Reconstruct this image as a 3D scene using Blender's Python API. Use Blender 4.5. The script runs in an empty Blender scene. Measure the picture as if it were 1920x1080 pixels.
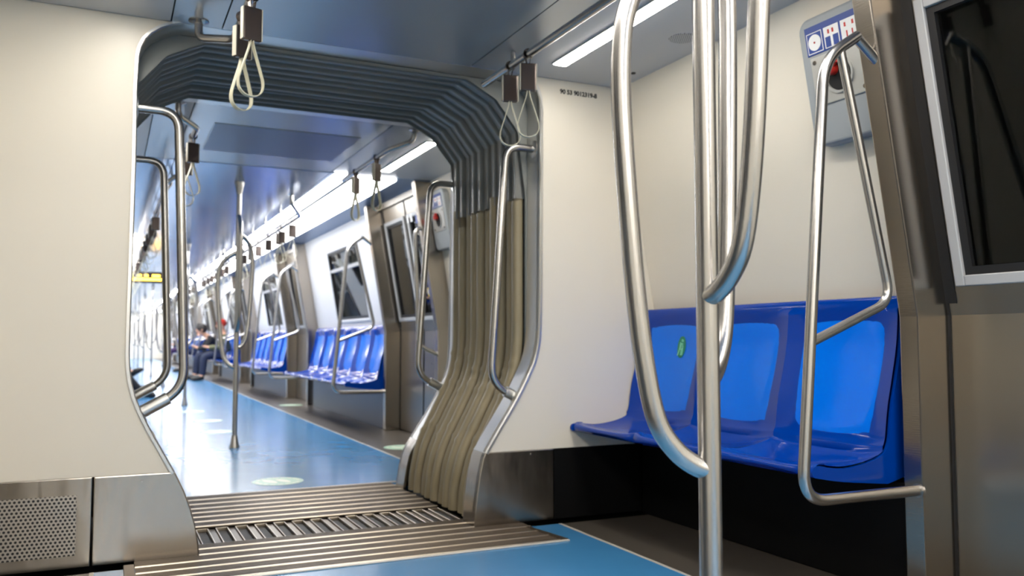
import bpy, bmesh, math, random
from mathutils import Vector, Matrix
random.seed(7)
C = bpy.context.scene.collection
XC = 0.97            # centre line of the train
PI = math.pi
YM = 4.318           # middle of the gangway: the two cars mirror about it

# ------------------------------------------------------------------ materials
def mat(name, col, rough=0.5, metal=0.0, bump=0.0, bscale=(60, 60, 60), var=0.0, vscale=4.0,
        emit=None, estr=0.0, coat=0.0, trans=0.0, rvar=0.0, spec=None, bdist=0.002):
    m = bpy.data.materials.new(name); m.use_nodes = True
    nt = m.node_tree; b = nt.nodes['Principled BSDF']
    b.inputs['Base Color'].default_value = (*col, 1)
    b.inputs['Roughness'].default_value = rough
    b.inputs['Metallic'].default_value = metal
    if spec is not None: b.inputs['Specular IOR Level'].default_value = spec
    if coat: b.inputs['Coat Weight'].default_value = coat; b.inputs['Coat Roughness'].default_value = 0.08
    if trans: b.inputs['Transmission Weight'].default_value = trans
    if trans: b.inputs['IOR'].default_value = 1.28
    if emit:
        b.inputs['Emission Color'].default_value = (*emit, 1); b.inputs['Emission Strength'].default_value = estr
    if bump or var or rvar:
        tc = nt.nodes.new('ShaderNodeTexCoord'); mp = nt.nodes.new('ShaderNodeMapping')
        mp.inputs['Scale'].default_value = bscale
        nt.links.new(tc.outputs['Object'], mp.inputs['Vector'])
    if bump:
        n = nt.nodes.new('ShaderNodeTexNoise'); n.inputs['Scale'].default_value = 1.0; n.inputs['Detail'].default_value = 3
        nt.links.new(mp.outputs['Vector'], n.inputs['Vector'])
        bp = nt.nodes.new('ShaderNodeBump'); bp.inputs['Strength'].default_value = bump; bp.inputs['Distance'].default_value = bdist
        nt.links.new(n.outputs['Fac'], bp.inputs['Height']); nt.links.new(bp.outputs['Normal'], b.inputs['Normal'])
    if var or rvar:
        n2 = nt.nodes.new('ShaderNodeTexNoise'); n2.inputs['Scale'].default_value = vscale; n2.inputs['Detail'].default_value = 5
        nt.links.new(tc.outputs['Object'], n2.inputs['Vector'])
    if var:
        mx = nt.nodes.new('ShaderNodeMix'); mx.data_type = 'RGBA'
        mx.inputs['A'].default_value = (*[max(0, c * (1 - var)) for c in col], 1)
        mx.inputs['B'].default_value = (*[min(1, c * (1 + var)) for c in col], 1)
        nt.links.new(n2.outputs['Fac'], mx.inputs['Factor']); nt.links.new(mx.outputs['Result'], b.inputs['Base Color'])
    if rvar:
        mr = nt.nodes.new('ShaderNodeMapRange'); mr.inputs['To Min'].default_value = max(0.02, rough - rvar); mr.inputs['To Max'].default_value = rough + rvar
        nt.links.new(n2.outputs['Fac'], mr.inputs['Value']); nt.links.new(mr.outputs['Result'], b.inputs['Roughness'])
    return m

def lin(r, g, b):
    f = lambda c: (c / 255 / 12.92) if c <= 10 else ((c / 255 + 0.055) / 1.055) ** 2.4
    return (f(r), f(g), f(b))

M = {
 'tube': mat('brushed steel tube', lin(182, 179, 175), 0.27, 1, bump=0.10, bscale=(260, 260, 8)),
 'steel': mat('brushed stainless sheet', lin(176, 169, 160), 0.22, 1, bump=0.35, bscale=(5, 5, 1.5), rvar=0.04, vscale=2, bdist=0.02),
 'steel_dark': mat('dull stainless door sheet', lin(156, 150, 141), 0.30, 1, bump=0.10, bscale=(400, 6, 6), rvar=0.06, vscale=2),
 'pillar': mat('brushed pillar steel', lin(172, 163, 152), 0.22, 1, bump=0.10, bscale=(14, 14, 300)),
 'alu': mat('satin aluminium', lin(214, 213, 210), 0.33, 1, bump=0.04, bscale=(300, 300, 10)),
 'alu_frame': mat('grey window frame', lin(190, 190, 190), 0.5, 0.25),
 'cream': mat('cream wall panel', lin(228, 220, 205), 0.42, 0, bump=0.05, bscale=(300, 300, 300), var=0.02, vscale=3),
 'white': mat('white wall panel', lin(226, 226, 228), 0.38, 0, var=0.02),
 'ceil': mat('glossy grey ceiling panel', lin(182, 186, 190), 0.24, 0.4, rvar=0.04, vscale=2),
 'ceil_main': mat('polished blue grey ceiling panel', lin(160, 180, 208), 0.17, 0.6, rvar=0.04, vscale=2),
 'ceil_side': mat('grey side ceiling panel', lin(188, 190, 192), 0.4, 0.1),
 'band': mat('blue grey header cover', lin(120, 145, 175), 0.3, 0.5),
 'black': mat('black rubber', (0.008, 0.008, 0.009), 0.5),
 'void': mat('dark recess', (0.006, 0.006, 0.006), 0.9),
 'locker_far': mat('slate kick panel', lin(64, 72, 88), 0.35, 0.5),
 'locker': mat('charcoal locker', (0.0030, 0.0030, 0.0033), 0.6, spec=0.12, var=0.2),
 'floor_blue': mat('blue vinyl floor', lin(66, 132, 182), 0.22, 0, coat=0.12, bump=0.03, bscale=(90, 90, 90), var=0.07, vscale=3.2, rvar=0.06),
 'floor_dark': mat('brown grey vinyl strip', lin(78, 72, 65), 0.36, 0, var=0.10, vscale=5),
 'line': mat('pale edge strip', lin(205, 200, 190), 0.4, 0.2),
 'thr': mat('brown anodised threshold', lin(98, 87, 75), 0.40, 0.8, var=0.10, vscale=9),
 'thr_mid': mat('worn grey brown bar', lin(112, 102, 90), 0.4, 0.8),
 'rib': mat('worn bright rib', lin(186, 174, 156), 0.30, 1, var=0.1, vscale=14),
 'thr_dark': mat('dark slot', lin(34, 29, 25), 0.6, 0.2),
 'bellow': mat('charcoal bellows fabric', lin(140, 139, 134), 0.45, 0, bump=0.15, bscale=(150, 150, 150), var=0.1),
 'bellow_low': mat('olive bellows cover', lin(158, 145, 117), 0.5, 0, bump=0.15, bscale=(120, 120, 120), var=0.14, vscale=6),
 'bellow_gap_shade': mat('olive darkened as gap shade', lin(84, 77, 62), 0.7),  # olive of the covers, darkened to paint the shade between the tubes
 'plate': mat('grey gangway plate', lin(134, 136, 132), 0.5, 0.2),
 'seat': mat('blue moulded seat', lin(0, 58, 156), 0.10, 0, spec=0.3),
 'pad': mat('bright blue seat pad', lin(0, 116, 236), 0.11, 0, spec=0.3),
 'sleeve': mat('dark brown strap sleeve', lin(84, 74, 70), 0.25, 0.7),
 'sleeve_edge': mat('pale plastic', lin(205, 198, 180), 0.4),
 'loop': mat('cream strap', lin(206, 202, 178), 0.42),
 'lamp': mat('warm white lamp', (1, 1, 1), 0.4, emit=(1.0, 0.955, 0.87), estr=11),
 'lamp_main': mat('white lamp band', (1, 1, 1), 0.4, emit=(1.0, 0.985, 0.97), estr=10),
 'lamp_near': mat('warm lamp band', (1, 1, 1), 0.4, emit=(1.0, 0.94, 0.86), estr=8),
 'panel_near': mat('warm backlit panel', (0.9, 0.9, 0.88), 0.3, emit=(1.0, 0.94, 0.86), estr=2.3),
 'lamp_panel': mat('backlit white panel', (0.9, 0.9, 0.9), 0.3, emit=(1.0, 0.99, 0.98), estr=2.8),
 'glass': mat('dark window glass', (0.55, 0.6, 0.58), 0.02, 0, trans=1.0),
 'tunnel': mat('unlit tunnel wall', (0.012, 0.013, 0.011), 0.9),
 'box': mat('grey housing', lin(150, 155, 158), 0.42, 0, bump=0.04, bscale=(400, 400, 400)),
 'box_plate': mat('light metal plate', lin(190, 190, 186), 0.4, 0.6),
 'sign_blue': mat('sign blue', lin(22, 60, 140), 0.4),
 'sign_white': mat('sign white', lin(235, 235, 235), 0.4),
 'red': mat('red knob', lin(190, 40, 30), 0.35),
 'yellow': mat('yellow ring', lin(240, 205, 20), 0.4),
 'green': mat('green decal', lin(0, 128, 92), 0.4),
 'mint': mat('pale mint decal', lin(150, 225, 190), 0.4),
 'stick': mat('pale green sticker', lin(172, 212, 186), 0.35),
 'stick_w': mat('cream sticker print', lin(240, 245, 225), 0.35),
 'ink': mat('black ink', (0.01, 0.01, 0.01), 0.6),
 'amber': mat('amber display', (0.1, 0.05, 0), 0.5, emit=(1.0, 0.55, 0.05), estr=3.0),
 'vent': mat('perforated vent sheet', lin(96, 108, 132), 0.35, 0.6),
 'skin': mat('skin', lin(198, 150, 124), 0.55),
 'dark_cloth': mat('black cloth', lin(24, 24, 28), 0.85, var=0.2),
 'navy': mat('navy denim', lin(34, 42, 66), 0.85, var=0.2),
 'olive': mat('olive cloth', lin(92, 92, 66), 0.85, var=0.15),
 'purple': mat('plum cloth', lin(70, 48, 84), 0.85, var=0.15),
 'bluecloth': mat('blue grey cloth', lin(90, 104, 140), 0.85, var=0.15),
 'redcloth': mat('red knit', lin(176, 44, 28), 0.9),
 'shoe': mat('black shoe', lin(16, 16, 17), 0.5),
 'hair': mat('dark hair', lin(28, 22, 19), 0.6),
}

# perforated sheet: hexagonal rows of dark dots computed from object coordinates
def perforate(m, pitch, rad, ax=(0, 1), dark=(0.01, 0.01, 0.012)):
    nt = m.node_tree; b = nt.nodes['Principled BSDF']
    def math_(op, a, bb=None):
        n = nt.nodes.new('ShaderNodeMath'); n.operation = op
        for i, v in enumerate((a, bb)):
            if v is None: continue
            if isinstance(v, (int, float)): n.inputs[i].default_value = v
            else: nt.links.new(v, n.inputs[i])
        return n.outputs[0]
    tc = nt.nodes.new('ShaderNodeTexCoord'); sp = nt.nodes.new('ShaderNodeSeparateXYZ')
    nt.links.new(tc.outputs['Object'], sp.inputs[0])
    u, v = sp.outputs[ax[0]], sp.outputs[ax[1]]
    d = []
    for o in (0.0, 0.5):
        fu = math_('SUBTRACT', math_('FRACT', math_('ADD', math_('DIVIDE', u, pitch), o + 100)), 0.5)
        fv = math_('SUBTRACT', math_('FRACT', math_('ADD', math_('DIVIDE', v, pitch * 1.732), o + 100)), 0.5)
        fv = math_('MULTIPLY', fv, 1.732)
        d.append(math_('SQRT', math_('ADD', math_('MULTIPLY', fu, fu), math_('MULTIPLY', fv, fv))))
    hole = math_('LESS_THAN', math_('MINIMUM', d[0], d[1]), rad)
    src = b.inputs['Base Color'].default_value[:]
    mx = nt.nodes.new('ShaderNodeMix'); mx.data_type = 'RGBA'
    mx.inputs['A'].default_value = src; mx.inputs['B'].default_value = (*dark, 1)
    nt.links.new(hole, mx.inputs['Factor']); nt.links.new(mx.outputs['Result'], b.inputs['Base Color'])
    met = b.inputs['Metallic'].default_value
    nt.links.new(math_('MULTIPLY', math_('SUBTRACT', 1.0, hole), met), b.inputs['Metallic'])
    return m
perforate(M['vent'], 0.013, 0.30)
M['grille'] = perforate(mat('perforated steel grille', lin(196, 190, 182), 0.34, 1), 0.0155, 0.31, (0, 2))
M['speaker'] = perforate(mat('perforated speaker area', lin(188, 190, 192), 0.4, 0.1), 0.010, 0.3)

# ------------------------------------------------------------------ mesh builder
class MB:
    def __init__(s, o=(0, 0, 0)):
        s.v, s.f, s.o = [], [], Vector(o)
    def add(s, vs, fs):
        k = len(s.v); s.v += [tuple(v) for v in vs]; s.f += [tuple(i + k for i in f) for f in fs]; return s
    def box(s, x0, x1, y0, y1, z0, z1):
        vs = [(x, y, z) for z in (z0, z1) for y in (y0, y1) for x in (x0, x1)]
        return s.add(vs, [(0, 2, 3, 1), (4, 5, 7, 6), (0, 1, 5, 4), (2, 6, 7, 3), (0, 4, 6, 2), (1, 3, 7, 5)])
    def prism(s, poly, a, b, fn):
        """poly of 2-D points, extruded from a to b; fn(p, q, t) gives the 3-D point"""
        n = len(poly)
        vs = [fn(p, q, a) for p, q in poly] + [fn(p, q, b) for p, q in poly]
        fs = [tuple(range(n))[::-1], tuple(range(n, 2 * n))] + [(i, (i + 1) % n, n + (i + 1) % n, n + i) for i in range(n)]
        return s.add(vs, fs)
    def tube(s, pts, r, n=14, cap=True):
        pts = [Vector(p) for p in pts]; N = len(pts)
        T = [(pts[min(i + 1, N - 1)] - pts[max(i - 1, 0)]).normalized() for i in range(N)]
        up = Vector((0, 0, 1)) if abs(T[0].z) < 0.9 else Vector((1, 0, 0))
        u = T[0].cross(up).normalized(); vs = []
        for i in range(N):
            u = (u - T[i] * u.dot(T[i])).normalized(); w = T[i].cross(u)
            rr = r[i] if isinstance(r, (list, tuple)) else r
            for k in range(n):
                a = 2 * PI * k / n
                vs.append(pts[i] + u * (rr * math.cos(a)) + w * (rr * math.sin(a)))
        fs = [(i * n + k, i * n + (k + 1) % n, (i + 1) * n + (k + 1) % n, (i + 1) * n + k) for i in range(N - 1) for k in range(n)]
        if cap: fs += [tuple(range(n))[::-1], tuple(range((N - 1) * n, N * n))]
        return s.add(vs, fs)
    def ribbon(s, pts, wdir, w, t, closed=False):
        """flat strap: rectangular section, w along wdir, thickness t"""
        pts = [Vector(p) for p in pts]; N = len(pts); wd = Vector(wdir).normalized(); vs = []
        for i in range(N):
            a = pts[(i - 1) % N] if closed else pts[max(i - 1, 0)]
            b = pts[(i + 1) % N] if closed else pts[min(i + 1, N - 1)]
            tn = (b - a).normalized(); nr = tn.cross(wd).normalized()
            for sw, st in ((1, 1), (-1, 1), (-1, -1), (1, -1)):
                vs.append(pts[i] + wd * (sw * w / 2) + nr * (st * t / 2))
        M_ = N if closed else N - 1
        fs = [(i * 4 + k, i * 4 + (k + 1) % 4, ((i + 1) % N) * 4 + (k + 1) % 4, ((i + 1) % N) * 4 + k) for i in range(M_) for k in range(4)]
        if not closed: fs += [(3, 2, 1, 0), tuple(range((N - 1) * 4, N * 4))]
        return s.add(vs, fs)
    def lathe(s, prof, c, axis=(0, 0, 1), n=20):
        """prof: (radius, height) pairs along axis from c"""
        ax = Vector(axis).normalized(); up = Vector((0, 0, 1)) if abs(ax.z) < 0.9 else Vector((1, 0, 0))
        u = ax.cross(up).normalized(); w = ax.cross(u); c = Vector(c); vs = []
        for r, h in prof:
            for k in range(n):
                a = 2 * PI * k / n; vs.append(c + ax * h + u * (r * math.cos(a)) + w * (r * math.sin(a)))
        m = len(prof)
        fs = [(i * n + k, i * n + (k + 1) % n, (i + 1) * n + (k + 1) % n, (i + 1) * n + k) for i in range(m - 1) for k in range(n)]
        fs += [tuple(range(n))[::-1], tuple(range((m - 1) * n, m * n))]
        return s.add(vs, fs)
    def grid(s, P, flip=False):
        n, m = len(P), len(P[0]); k = len(s.v)
        vs = [p for row in P for p in row]
        fs = [(i * m + j, (i + 1) * m + j, (i + 1) * m + j + 1, i * m + j + 1) for i in range(n - 1) for j in range(m - 1)]
        if flip: fs = [f[::-1] for f in fs]
        return s.add(vs, fs)
    def build(s, name, material, parent=None, smooth=False, bevel=0, seg=2, solid=0, label=None, fix=True, split=40):
        me = bpy.data.meshes.new(name)
        me.from_pydata([tuple(Vector(v) - s.o) for v in s.v], [], s.f)
        if fix:
            bm = bmesh.new(); bm.from_mesh(me); bmesh.ops.recalc_face_normals(bm, faces=bm.faces); bm.to_mesh(me); bm.free()
        me.materials.append(material)
        o = bpy.data.objects.new(name, me); C.objects.link(o)
        if smooth:
            me.polygons.foreach_set('use_smooth', [True] * len(me.polygons))
            try: me.set_sharp_from_angle(angle=math.radians(split))
            except Exception: pass
        if solid:
            md = o.modifiers.new('solid', 'SOLIDIFY'); md.thickness = solid; md.offset = 0
        if bevel:
            md = o.modifiers.new('bevel', 'BEVEL'); md.width = bevel; md.segments = seg; md.limit_method = 'ANGLE'; md.angle_limit = math.radians(35)
            md.harden_normals = False
        if parent: o.parent = parent
        else: o.location = s.o
        if label: o['label'] = label
        return o

def fillet(pts, r, n=8):
    pts = [Vector(p) for p in pts]; out = [pts[0]]
    for i in range(1, len(pts) - 1):
        rr = r[i - 1] if isinstance(r, (list, tuple)) else r
        a, b, c = pts[i - 1], pts[i], pts[i + 1]
        d1, d2 = (a - b), (c - b); l = min(rr, d1.length * 0.49, d2.length * 0.49)
        p, q = b + d1.normalized() * l, b + d2.normalized() * l
        for k in range(n + 1):
            t = k / n; out.append(p * (1 - t) ** 2 + b * (2 * t * (1 - t)) + q * t ** 2)
    out.append(pts[-1]); return out

def spline(pts, n=6):
    P = [Vector(p) for p in pts]; out = []
    for i in range(len(P) - 1):
        a = P[i - 1] if i else P[0] * 2 - P[1]; b, c = P[i], P[i + 1]
        d = P[i + 2] if i + 2 < len(P) else P[-1] * 2 - P[-2]
        for k in range(n):
            t = k / n
            out.append(0.5 * ((2 * b) + (c - a) * t + (2 * a - 5 * b + 4 * c - d) * t * t + (3 * b - a - 3 * c + d) * t ** 3))
    out.append(P[-1]); return out

def tag(o, label=None, cat=None, group=None, kind=None):
    if label: o['label'] = label
    if cat: o['category'] = cat
    if group: o['group'] = group
    if kind: o['kind'] = kind
    return o
def thing(name, loc, label, cat, group=None, rot=0, kind=None):
    o = bpy.data.objects.new(name, None); C.objects.link(o); o.empty_display_size = 0.05
    o.location = loc; o.rotation_euler = (0, 0, rot); tag(o, label, cat, group, kind); return o
def structure(o, label, cat):
    return tag(o, label, cat, None, 'structure')
def copy_tree(o, parent=None):
    c = o.copy(); C.objects.link(c); c.parent = parent
    for ch in list(o.children): copy_tree(ch, c)
    return c
def dup(o, loc, rot=None, label=None, group=None):
    c = copy_tree(o); c.location = loc
    if rot is not None: c.rotation_euler = (0, 0, rot)
    if label: c['label'] = label
    if group: c['group'] = group
    return c

# side wall profile: vertical to z = 0.96, then leaning in
def hx(z, off=0.0):
    return 1.63 - max(0, z - 0.96) * 0.175 - off
def wpt(s, y, z, off):
    return (XC + s * hx(z, off), y, z)
def wrect(mb, s, y0, y1, z0, z1, o0, o1):
    """slab that follows the side wall, from depth o0 to o1 (metres inward of the wall face)"""
    zs = [z0] + ([0.96] if z0 < 0.96 < z1 else []) + [z1]
    poly = [(y0, z) for z in zs] + [(y1, z) for z in zs[::-1]]
    if len(zs) == 2:
        return mb.prism(poly, o0, o1, lambda y, z, t: wpt(s, y, z, t))
    for a, b in ((zs[0], zs[1]), (zs[1], zs[2])):
        mb.prism([(y0, a), (y1, a), (y1, b), (y0, b)], o0, o1, lambda y, z, t: wpt(s, y, z, t))
    return mb
def wframe(mb, s, y0, y1, z0, z1, w, o0, o1):
    wrect(mb, s, y0, y0 + w, z0, z1, o0, o1); wrect(mb, s, y1 - w, y1, z0, z1, o0, o1)
    wrect(mb, s, y0 + w, y1 - w, z0, z0 + w, o0, o1); wrect(mb, s, y0 + w, y1 - w, z1 - w, z1, o0, o1)
    return mb

ZC = 2.19
YB, YE = -6.0, 44.0          # ends of the modelled train
Y0, Y1 = 3.707, 4.929        # the two end walls
FARDOORS = [7.34 + 5.03 * k for k in range(7)]

# ------------------------------------------------------------------ camera
cam = bpy.data.cameras.new('camera'); co = bpy.data.objects.new('camera', cam); C.objects.link(co)
bpy.context.scene.camera = co
F = 1590.0
cam.sensor_width = 36.0; cam.sensor_fit = 'HORIZONTAL'; cam.lens = F * 36 / 1920
pitch = math.atan2(98, F); yaw = math.atan(757 / (F / math.cos(pitch)))
co.location = (0, 0, 0.875); co.rotation_euler = (PI / 2 + pitch, 0, -yaw)
cam.clip_start = 0.05; cam.clip_end = 200
cam.dof.use_dof = True; cam.dof.focus_distance = 2.1; cam.dof.aperture_fstop = 4.0

# ------------------------------------------------------------------ setting: floors
def floor_piece(y0, y1, label):
    t = thing('floor', (XC, y0, 0), label, 'floor', kind='structure')
    o = (XC, y0, 0)
    MB(o).box(XC - 1.0, XC + 1.0, y0, y1, -0.06, 0).build('aisle_vinyl', M['floor_blue'], t)
    for s in (-1, 1):
        a, b = sorted((XC + s * 1.004, XC + s * 1.66))
        MB(o).box(a, b, y0, y1, -0.06, -0.001).build('side_strip', M['floor_dark'], t)
        a, b = sorted((XC + s * 0.997, XC + s * 1.012))
        MB(o).box(a, b, y0, y1, -0.05, 0.0012).build('edge_line', M['line'], t)
    return t
floor_piece(YB, 3.62, 'blue vinyl floor of the near car with dark side strips')
floor_piece(5.02, YE, 'blue vinyl floor of the far car running into the distance')
u = MB().box(-0.7, 2.64, 3.60, 5.03, -0.12, -0.05).build('floor', M['void']); structure(u, 'dark floor under the gangway plates', 'floor')

# ------------------------------------------------------------------ ceilings
def ceiling(y0, y1, ym, label):
    """ym splits the plain end section from the main section (brighter, with lamp bands)"""
    t = thing('ceiling', (XC, min(y0, y1), ZC), label, 'ceiling', kind='structure'); o = (XC, min(y0, y1), ZC)
    def strip(a, b, ya, yb, m, nm, z=ZC):
        ya, yb = sorted((ya, yb))
        MB(o).box(a, b, ya, yb, z, z + 0.03).build(nm, m, t)
    e, g = 0.003, (1 if y1 > y0 else -1)
    yend = y0
    # transverse joint close to the portal
    for (ya, yb) in ((yend, yend + g * 0.15), (yend + g * 0.157, ym - g * 0.003)):
        strip(0.40 + e, 1.54 - e, ya, yb, M['ceil'], 'centre_panel')
        for s in (-1, 1):
            a, b = sorted((XC + s * (0.57 + e), XC + s * (0.77 - e))); strip(a, b, ya, yb, M['ceil'], 'rail_panel')
            a, b = sorted((XC + s * (0.77 + e), XC + s * 1.45)); strip(a, b, ya, yb, M['ceil_side'], 'side_panel')
    k = 0; ya = ym + g * 0.003
    while (y1 - ya) * g > 0.01:
        yb = ya + g * min(5.03, abs(y1 - ya))
        strip(0.40 + e, 1.54 - e, ya, yb - g * 0.006, M['ceil_main'], 'centre_panel', ZC - 0.004)
        for s in (-1, 1):
            a, b = sorted((XC + s * (0.57 + e), XC + s * 0.608)); strip(a, b, ya, yb - g * 0.006, M['ceil_main'], 'rail_panel', ZC - 0.004)
            a, b = sorted((XC + s * 1.118, XC + s * 1.65)); strip(a, b, ya, yb - g * 0.006, M['band'], 'header_cover')
        ya = yb
    if g > 0:
        strip(-0.155, XC - 0.612, 6.57, 11.59, M['ceil_main'], 'lamp_cover')
    strip(-0.75, 2.7, y0, y1, M['void'], 'backing', ZC + 0.035)
    return t
ceiling(3.86, YB, 2.08, 'pale metal ceiling of the near car')
ceiling(4.776, YE, 6.56, 'polished blue grey ceiling of the far car')

# ------------------------------------------------------------------ lamps
def lamp_strip(x0, x1, y0, y1, label, m=M['lamp'], group=None, split=None):
    o = ((x0 + x1) / 2, min(y0, y1), ZC)
    t = thing('ceiling_light', o, label, 'light', group)
    f = MB(o)
    for a, b, c, d in ((x0 - .006, x0, y0 - .006, y1 + .006), (x1, x1 + .006, y0 - .006, y1 + .006), (x0, x1, y0 - .006, y0), (x0, x1, y1, y1 + .006)):
        f.box(a, b, c, d, ZC - 0.006, ZC + 0.001)
    f.build('frame', M['alu_frame'], t)
    ys = [y0] + ([split] if split else []) + [y1]
    for a, b in zip(ys, ys[1:]):
        MB(o).box(x0, x1, a + .002, b - .002, ZC - 0.010, ZC - 0.002).build('diffuser', m, t, bevel=0.006)
    return t
lamp_strip(1.874, 1.942, 2.22, 3.49, 'narrow warm ceiling light strip above the three blue seats')
lamp_strip(0.000, 0.068, 2.22, 3.49, 'narrow ceiling light strip over the cream panel at the left edge')
lamp_strip(1.874, 1.946, 5.25, 6.31, 'short two piece ceiling light strip seen through the gangway', split=5.83)
lamp_strip(-0.005, 0.067, 5.25, 6.31, 'short ceiling light strip on the left beyond the gangway', split=5.83)
def lamp_band(y0, y1, label, group, sides=(-1, 1), ml=None, mp=None):
    for s in sides:
        o = (XC + s * 0.8, y0, ZC)
        t = thing('ceiling_light', o, label[s > 0], 'light', group)
        a, b = sorted((XC + s * 0.612, XC + s * 0.712))
        MB(o).box(a, b, y0 + .01, y1 - .01, ZC - 0.012, ZC).build('diffuser', ml or M['lamp_main'], t, bevel=0.01)
        MB(o).prism([(XC + s * 0.752, ZC - 0.012), (XC + s * 1.115, ZC - 0.024), (XC + s * 1.115, ZC), (XC + s * 0.752, ZC)],
                    y0 + .006, y1 - .006, lambda p, q, t_: (p, t_, q)).build('glow_panel', mp or M['lamp_panel'], t, bevel=0.004)
        a, b = sorted((XC + s * 0.714, XC + s * 0.750))
        MB(o).box(a, b, y0 + .006, y1 - .006, ZC - 0.034, ZC).build('divider', M['plate'], t)
GB = 'lamp bands along the main ceiling of the far car'
k = 0; y = 6.57
while y < YE - 0.1:
    y2 = min(y + 2.515, YE)
    if k == 0: lab = ('bright lamp band on the left starting past the far door', 'bright white lamp band on the right starting past the far door')
    else: lab = ('lamp band on the left side receding along the far ceiling', 'lamp band on the right side receding along the far ceiling')
    lamp_band(y, y2, lab, GB if k else None, (-1, 1) if y > 11 else (1,)); y = y2; k += 1
y = 2.07
while y > YB + 0.1:
    y2 = max(y - 2.515, YB)
    lamp_band(y2, y, ('lamp band on the left of the near car ceiling above the viewer', 'lamp band on the right of the near car ceiling above the viewer'), 'lamp bands above the viewer', (-1, 1), M['lamp_near'], M['panel_near']); y = y2

# ------------------------------------------------------------------ gangway end walls (opening profile read from the front)
OPR = [(1.566, 0.0), (1.568, 0.07), (1.576, 0.147), (1.59, 0.24), (1.608, 0.318), (1.620, 0.345), (1.636, 0.372), (1.69, 0.455), (1.762, 0.563), (1.812, 0.645), (1.848, 0.715),
       (1.873, 0.765), (1.889, 0.815), (1.899, 0.865), (1.904, 0.922), (1.908, 1.08), (1.912, 1.5), (1.914, 1.77), (1.915, 2.03), (1.910, 2.08), (1.895, 2.125), (1.868, 2.158), (1.83, 2.180), (1.79, 2.188)]
OPL = [(0.356, 0.0), (0.352, 0.05), (0.336, 0.136), (0.318, 0.20), (0.293, 0.268), (0.262, 0.335), (0.257, 0.345), (0.245, 0.366), (0.21, 0.432), (0.178, 0.49), (0.15, 0.545), (0.126, 0.597),
       (0.105, 0.65), (0.090, 0.71), (0.082, 0.765), (0.079, 0.83), (0.079, 0.956), (0.081, 1.17), (0.083, 1.6), (0.081, 1.90), (0.085, 2.03), (0.092, 2.065), (0.107, 2.1), (0.13, 2.128), (0.165, 2.155), (0.205, 2.175), (0.25, 2.188)]
KZ = 0.345
def spin(o):
    """the same piece on the far side of the gangway: mirrored about its middle"""
    o.scale = (1, -1, 1)
    return o
def cut_at(P, kz):
    """insert the point where a profile crosses height kz"""
    out = [P[0]]
    for a, b in zip(P, P[1:]):
        if a[1] < kz < b[1]:
            t = (kz - a[1]) / (b[1] - a[1]); out.append((a[0] + (b[0] - a[0]) * t, kz))
        out.append(b)
    return out
def lowered(P, dz=0.12):
    """profile of the far opening: its slanting foot sits lower"""
    Q = [(x, z - dz * (1 if z < 0.85 else max(0, (1.1 - z) / 0.25))) for x, z in P]
    Q = cut_at(Q, 0.0); Q = [(x, z) for x, z in Q if z >= -1e-6]
    return cut_at(Q, 0.29)
CEN = (XC, YM, 0)
def xz(p, q, t): return (p, t, q)
def end_walls(OPR, OPL, KZ):
    # cream panels
    pr = [(x, z) for x, z in OPR if z >= KZ]
    right = pr + [(1.79, ZC), (XC + hx(ZC), ZC), (XC + 1.63, 0.96), (XC + 1.63, KZ)]
    pl = [(x, z) for x, z in OPL if z >= KZ]
    left = pl + [(0.25, ZC), (XC - hx(ZC), ZC), (XC - 1.63, 0.96), (XC - 1.63, KZ)]
    r = MB(CEN).prism(right, Y0, Y0 + 0.03, xz).build('wall_end_right', M['cream'], bevel=0.006)
    l = MB(CEN).prism(left, Y0, Y0 + 0.03, xz).build('wall_end_left', M['cream'], bevel=0.006)
    # stainless kick panels
    kr = [(x, z) for x, z in OPR if z <= KZ] + [(1.985, KZ), (1.985, 0)]
    t1 = thing('trim_1', CEN, 'stainless kick panel at the foot of the right end wall', 'kick panel', kind='structure')
    MB(CEN).prism([(x, z * 1.0 + 0.004 * (z < 0.01)) for x, z in kr], Y0 - 0.006, Y0 + 0.03, xz).build('front_sheet', M['steel'], t1, bevel=0.004)
    MB(CEN).prism([(1.989, 0.004), (XC + 1.63, 0.004), (XC + 1.63, KZ), (1.989, KZ)], Y0 - 0.004, Y0 + 0.03, xz).build('side_sheet', M['locker'], t1, bevel=0.002)
    MB(CEN).lathe([(0.005, 0), (0.004, 0.004)], (1.86, Y0 - 0.006, 0.325), (0, -1, 0), 10).build('screw', M['tube'], t1, smooth=True)
    kl = [(x, z) for x, z in OPL if z <= KZ] + [(-0.036, KZ), (-0.036, 0.004)]
    t2 = thing('trim_2', CEN, 'stainless kick panel at the foot of the left end wall with a perforated grille', 'kick panel', kind='structure')
    MB(CEN).prism([(x, max(z, 0.004)) for x, z in kl], Y0 - 0.006, Y0 + 0.03, xz).build('front_sheet', M['steel'], t2, bevel=0.004)
    MB(CEN).prism([(-0.042, 0.004), (-0.66, 0.004), (-0.66, KZ), (-0.042, KZ)], Y0 - 0.005, Y0 + 0.03, xz).build('grille_sheet', M['steel'], t2, bevel=0.003)
    MB(CEN).prism([(-0.094, 0.052), (-0.60, 0.052), (-0.60, 0.280), (-0.094, 0.280)], Y0 - 0.0062, Y0, xz).build('grille', M['grille'], t2)
    MB(CEN).lathe([(0.005, 0), (0.004, 0.004)], (0.135, Y0 - 0.006, 0.318), (0, -1, 0), 10).build('screw', M['tube'], t2, smooth=True)
    # thin gap line between panel and kick sheet
    return r, l, t1, t2
er, el, k1, k2 = end_walls(OPR, OPL, KZ)
structure(er, 'cream end wall panel right of the gangway with black numbers', 'wall')
structure(el, 'large cream end wall panel left of the gangway', 'wall')
OPRF, OPLF, KZF = lowered(OPR), lowered(OPL), 0.29
fr_, fl_, fk1, fk2 = end_walls(OPRF, OPLF, KZF)
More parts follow.
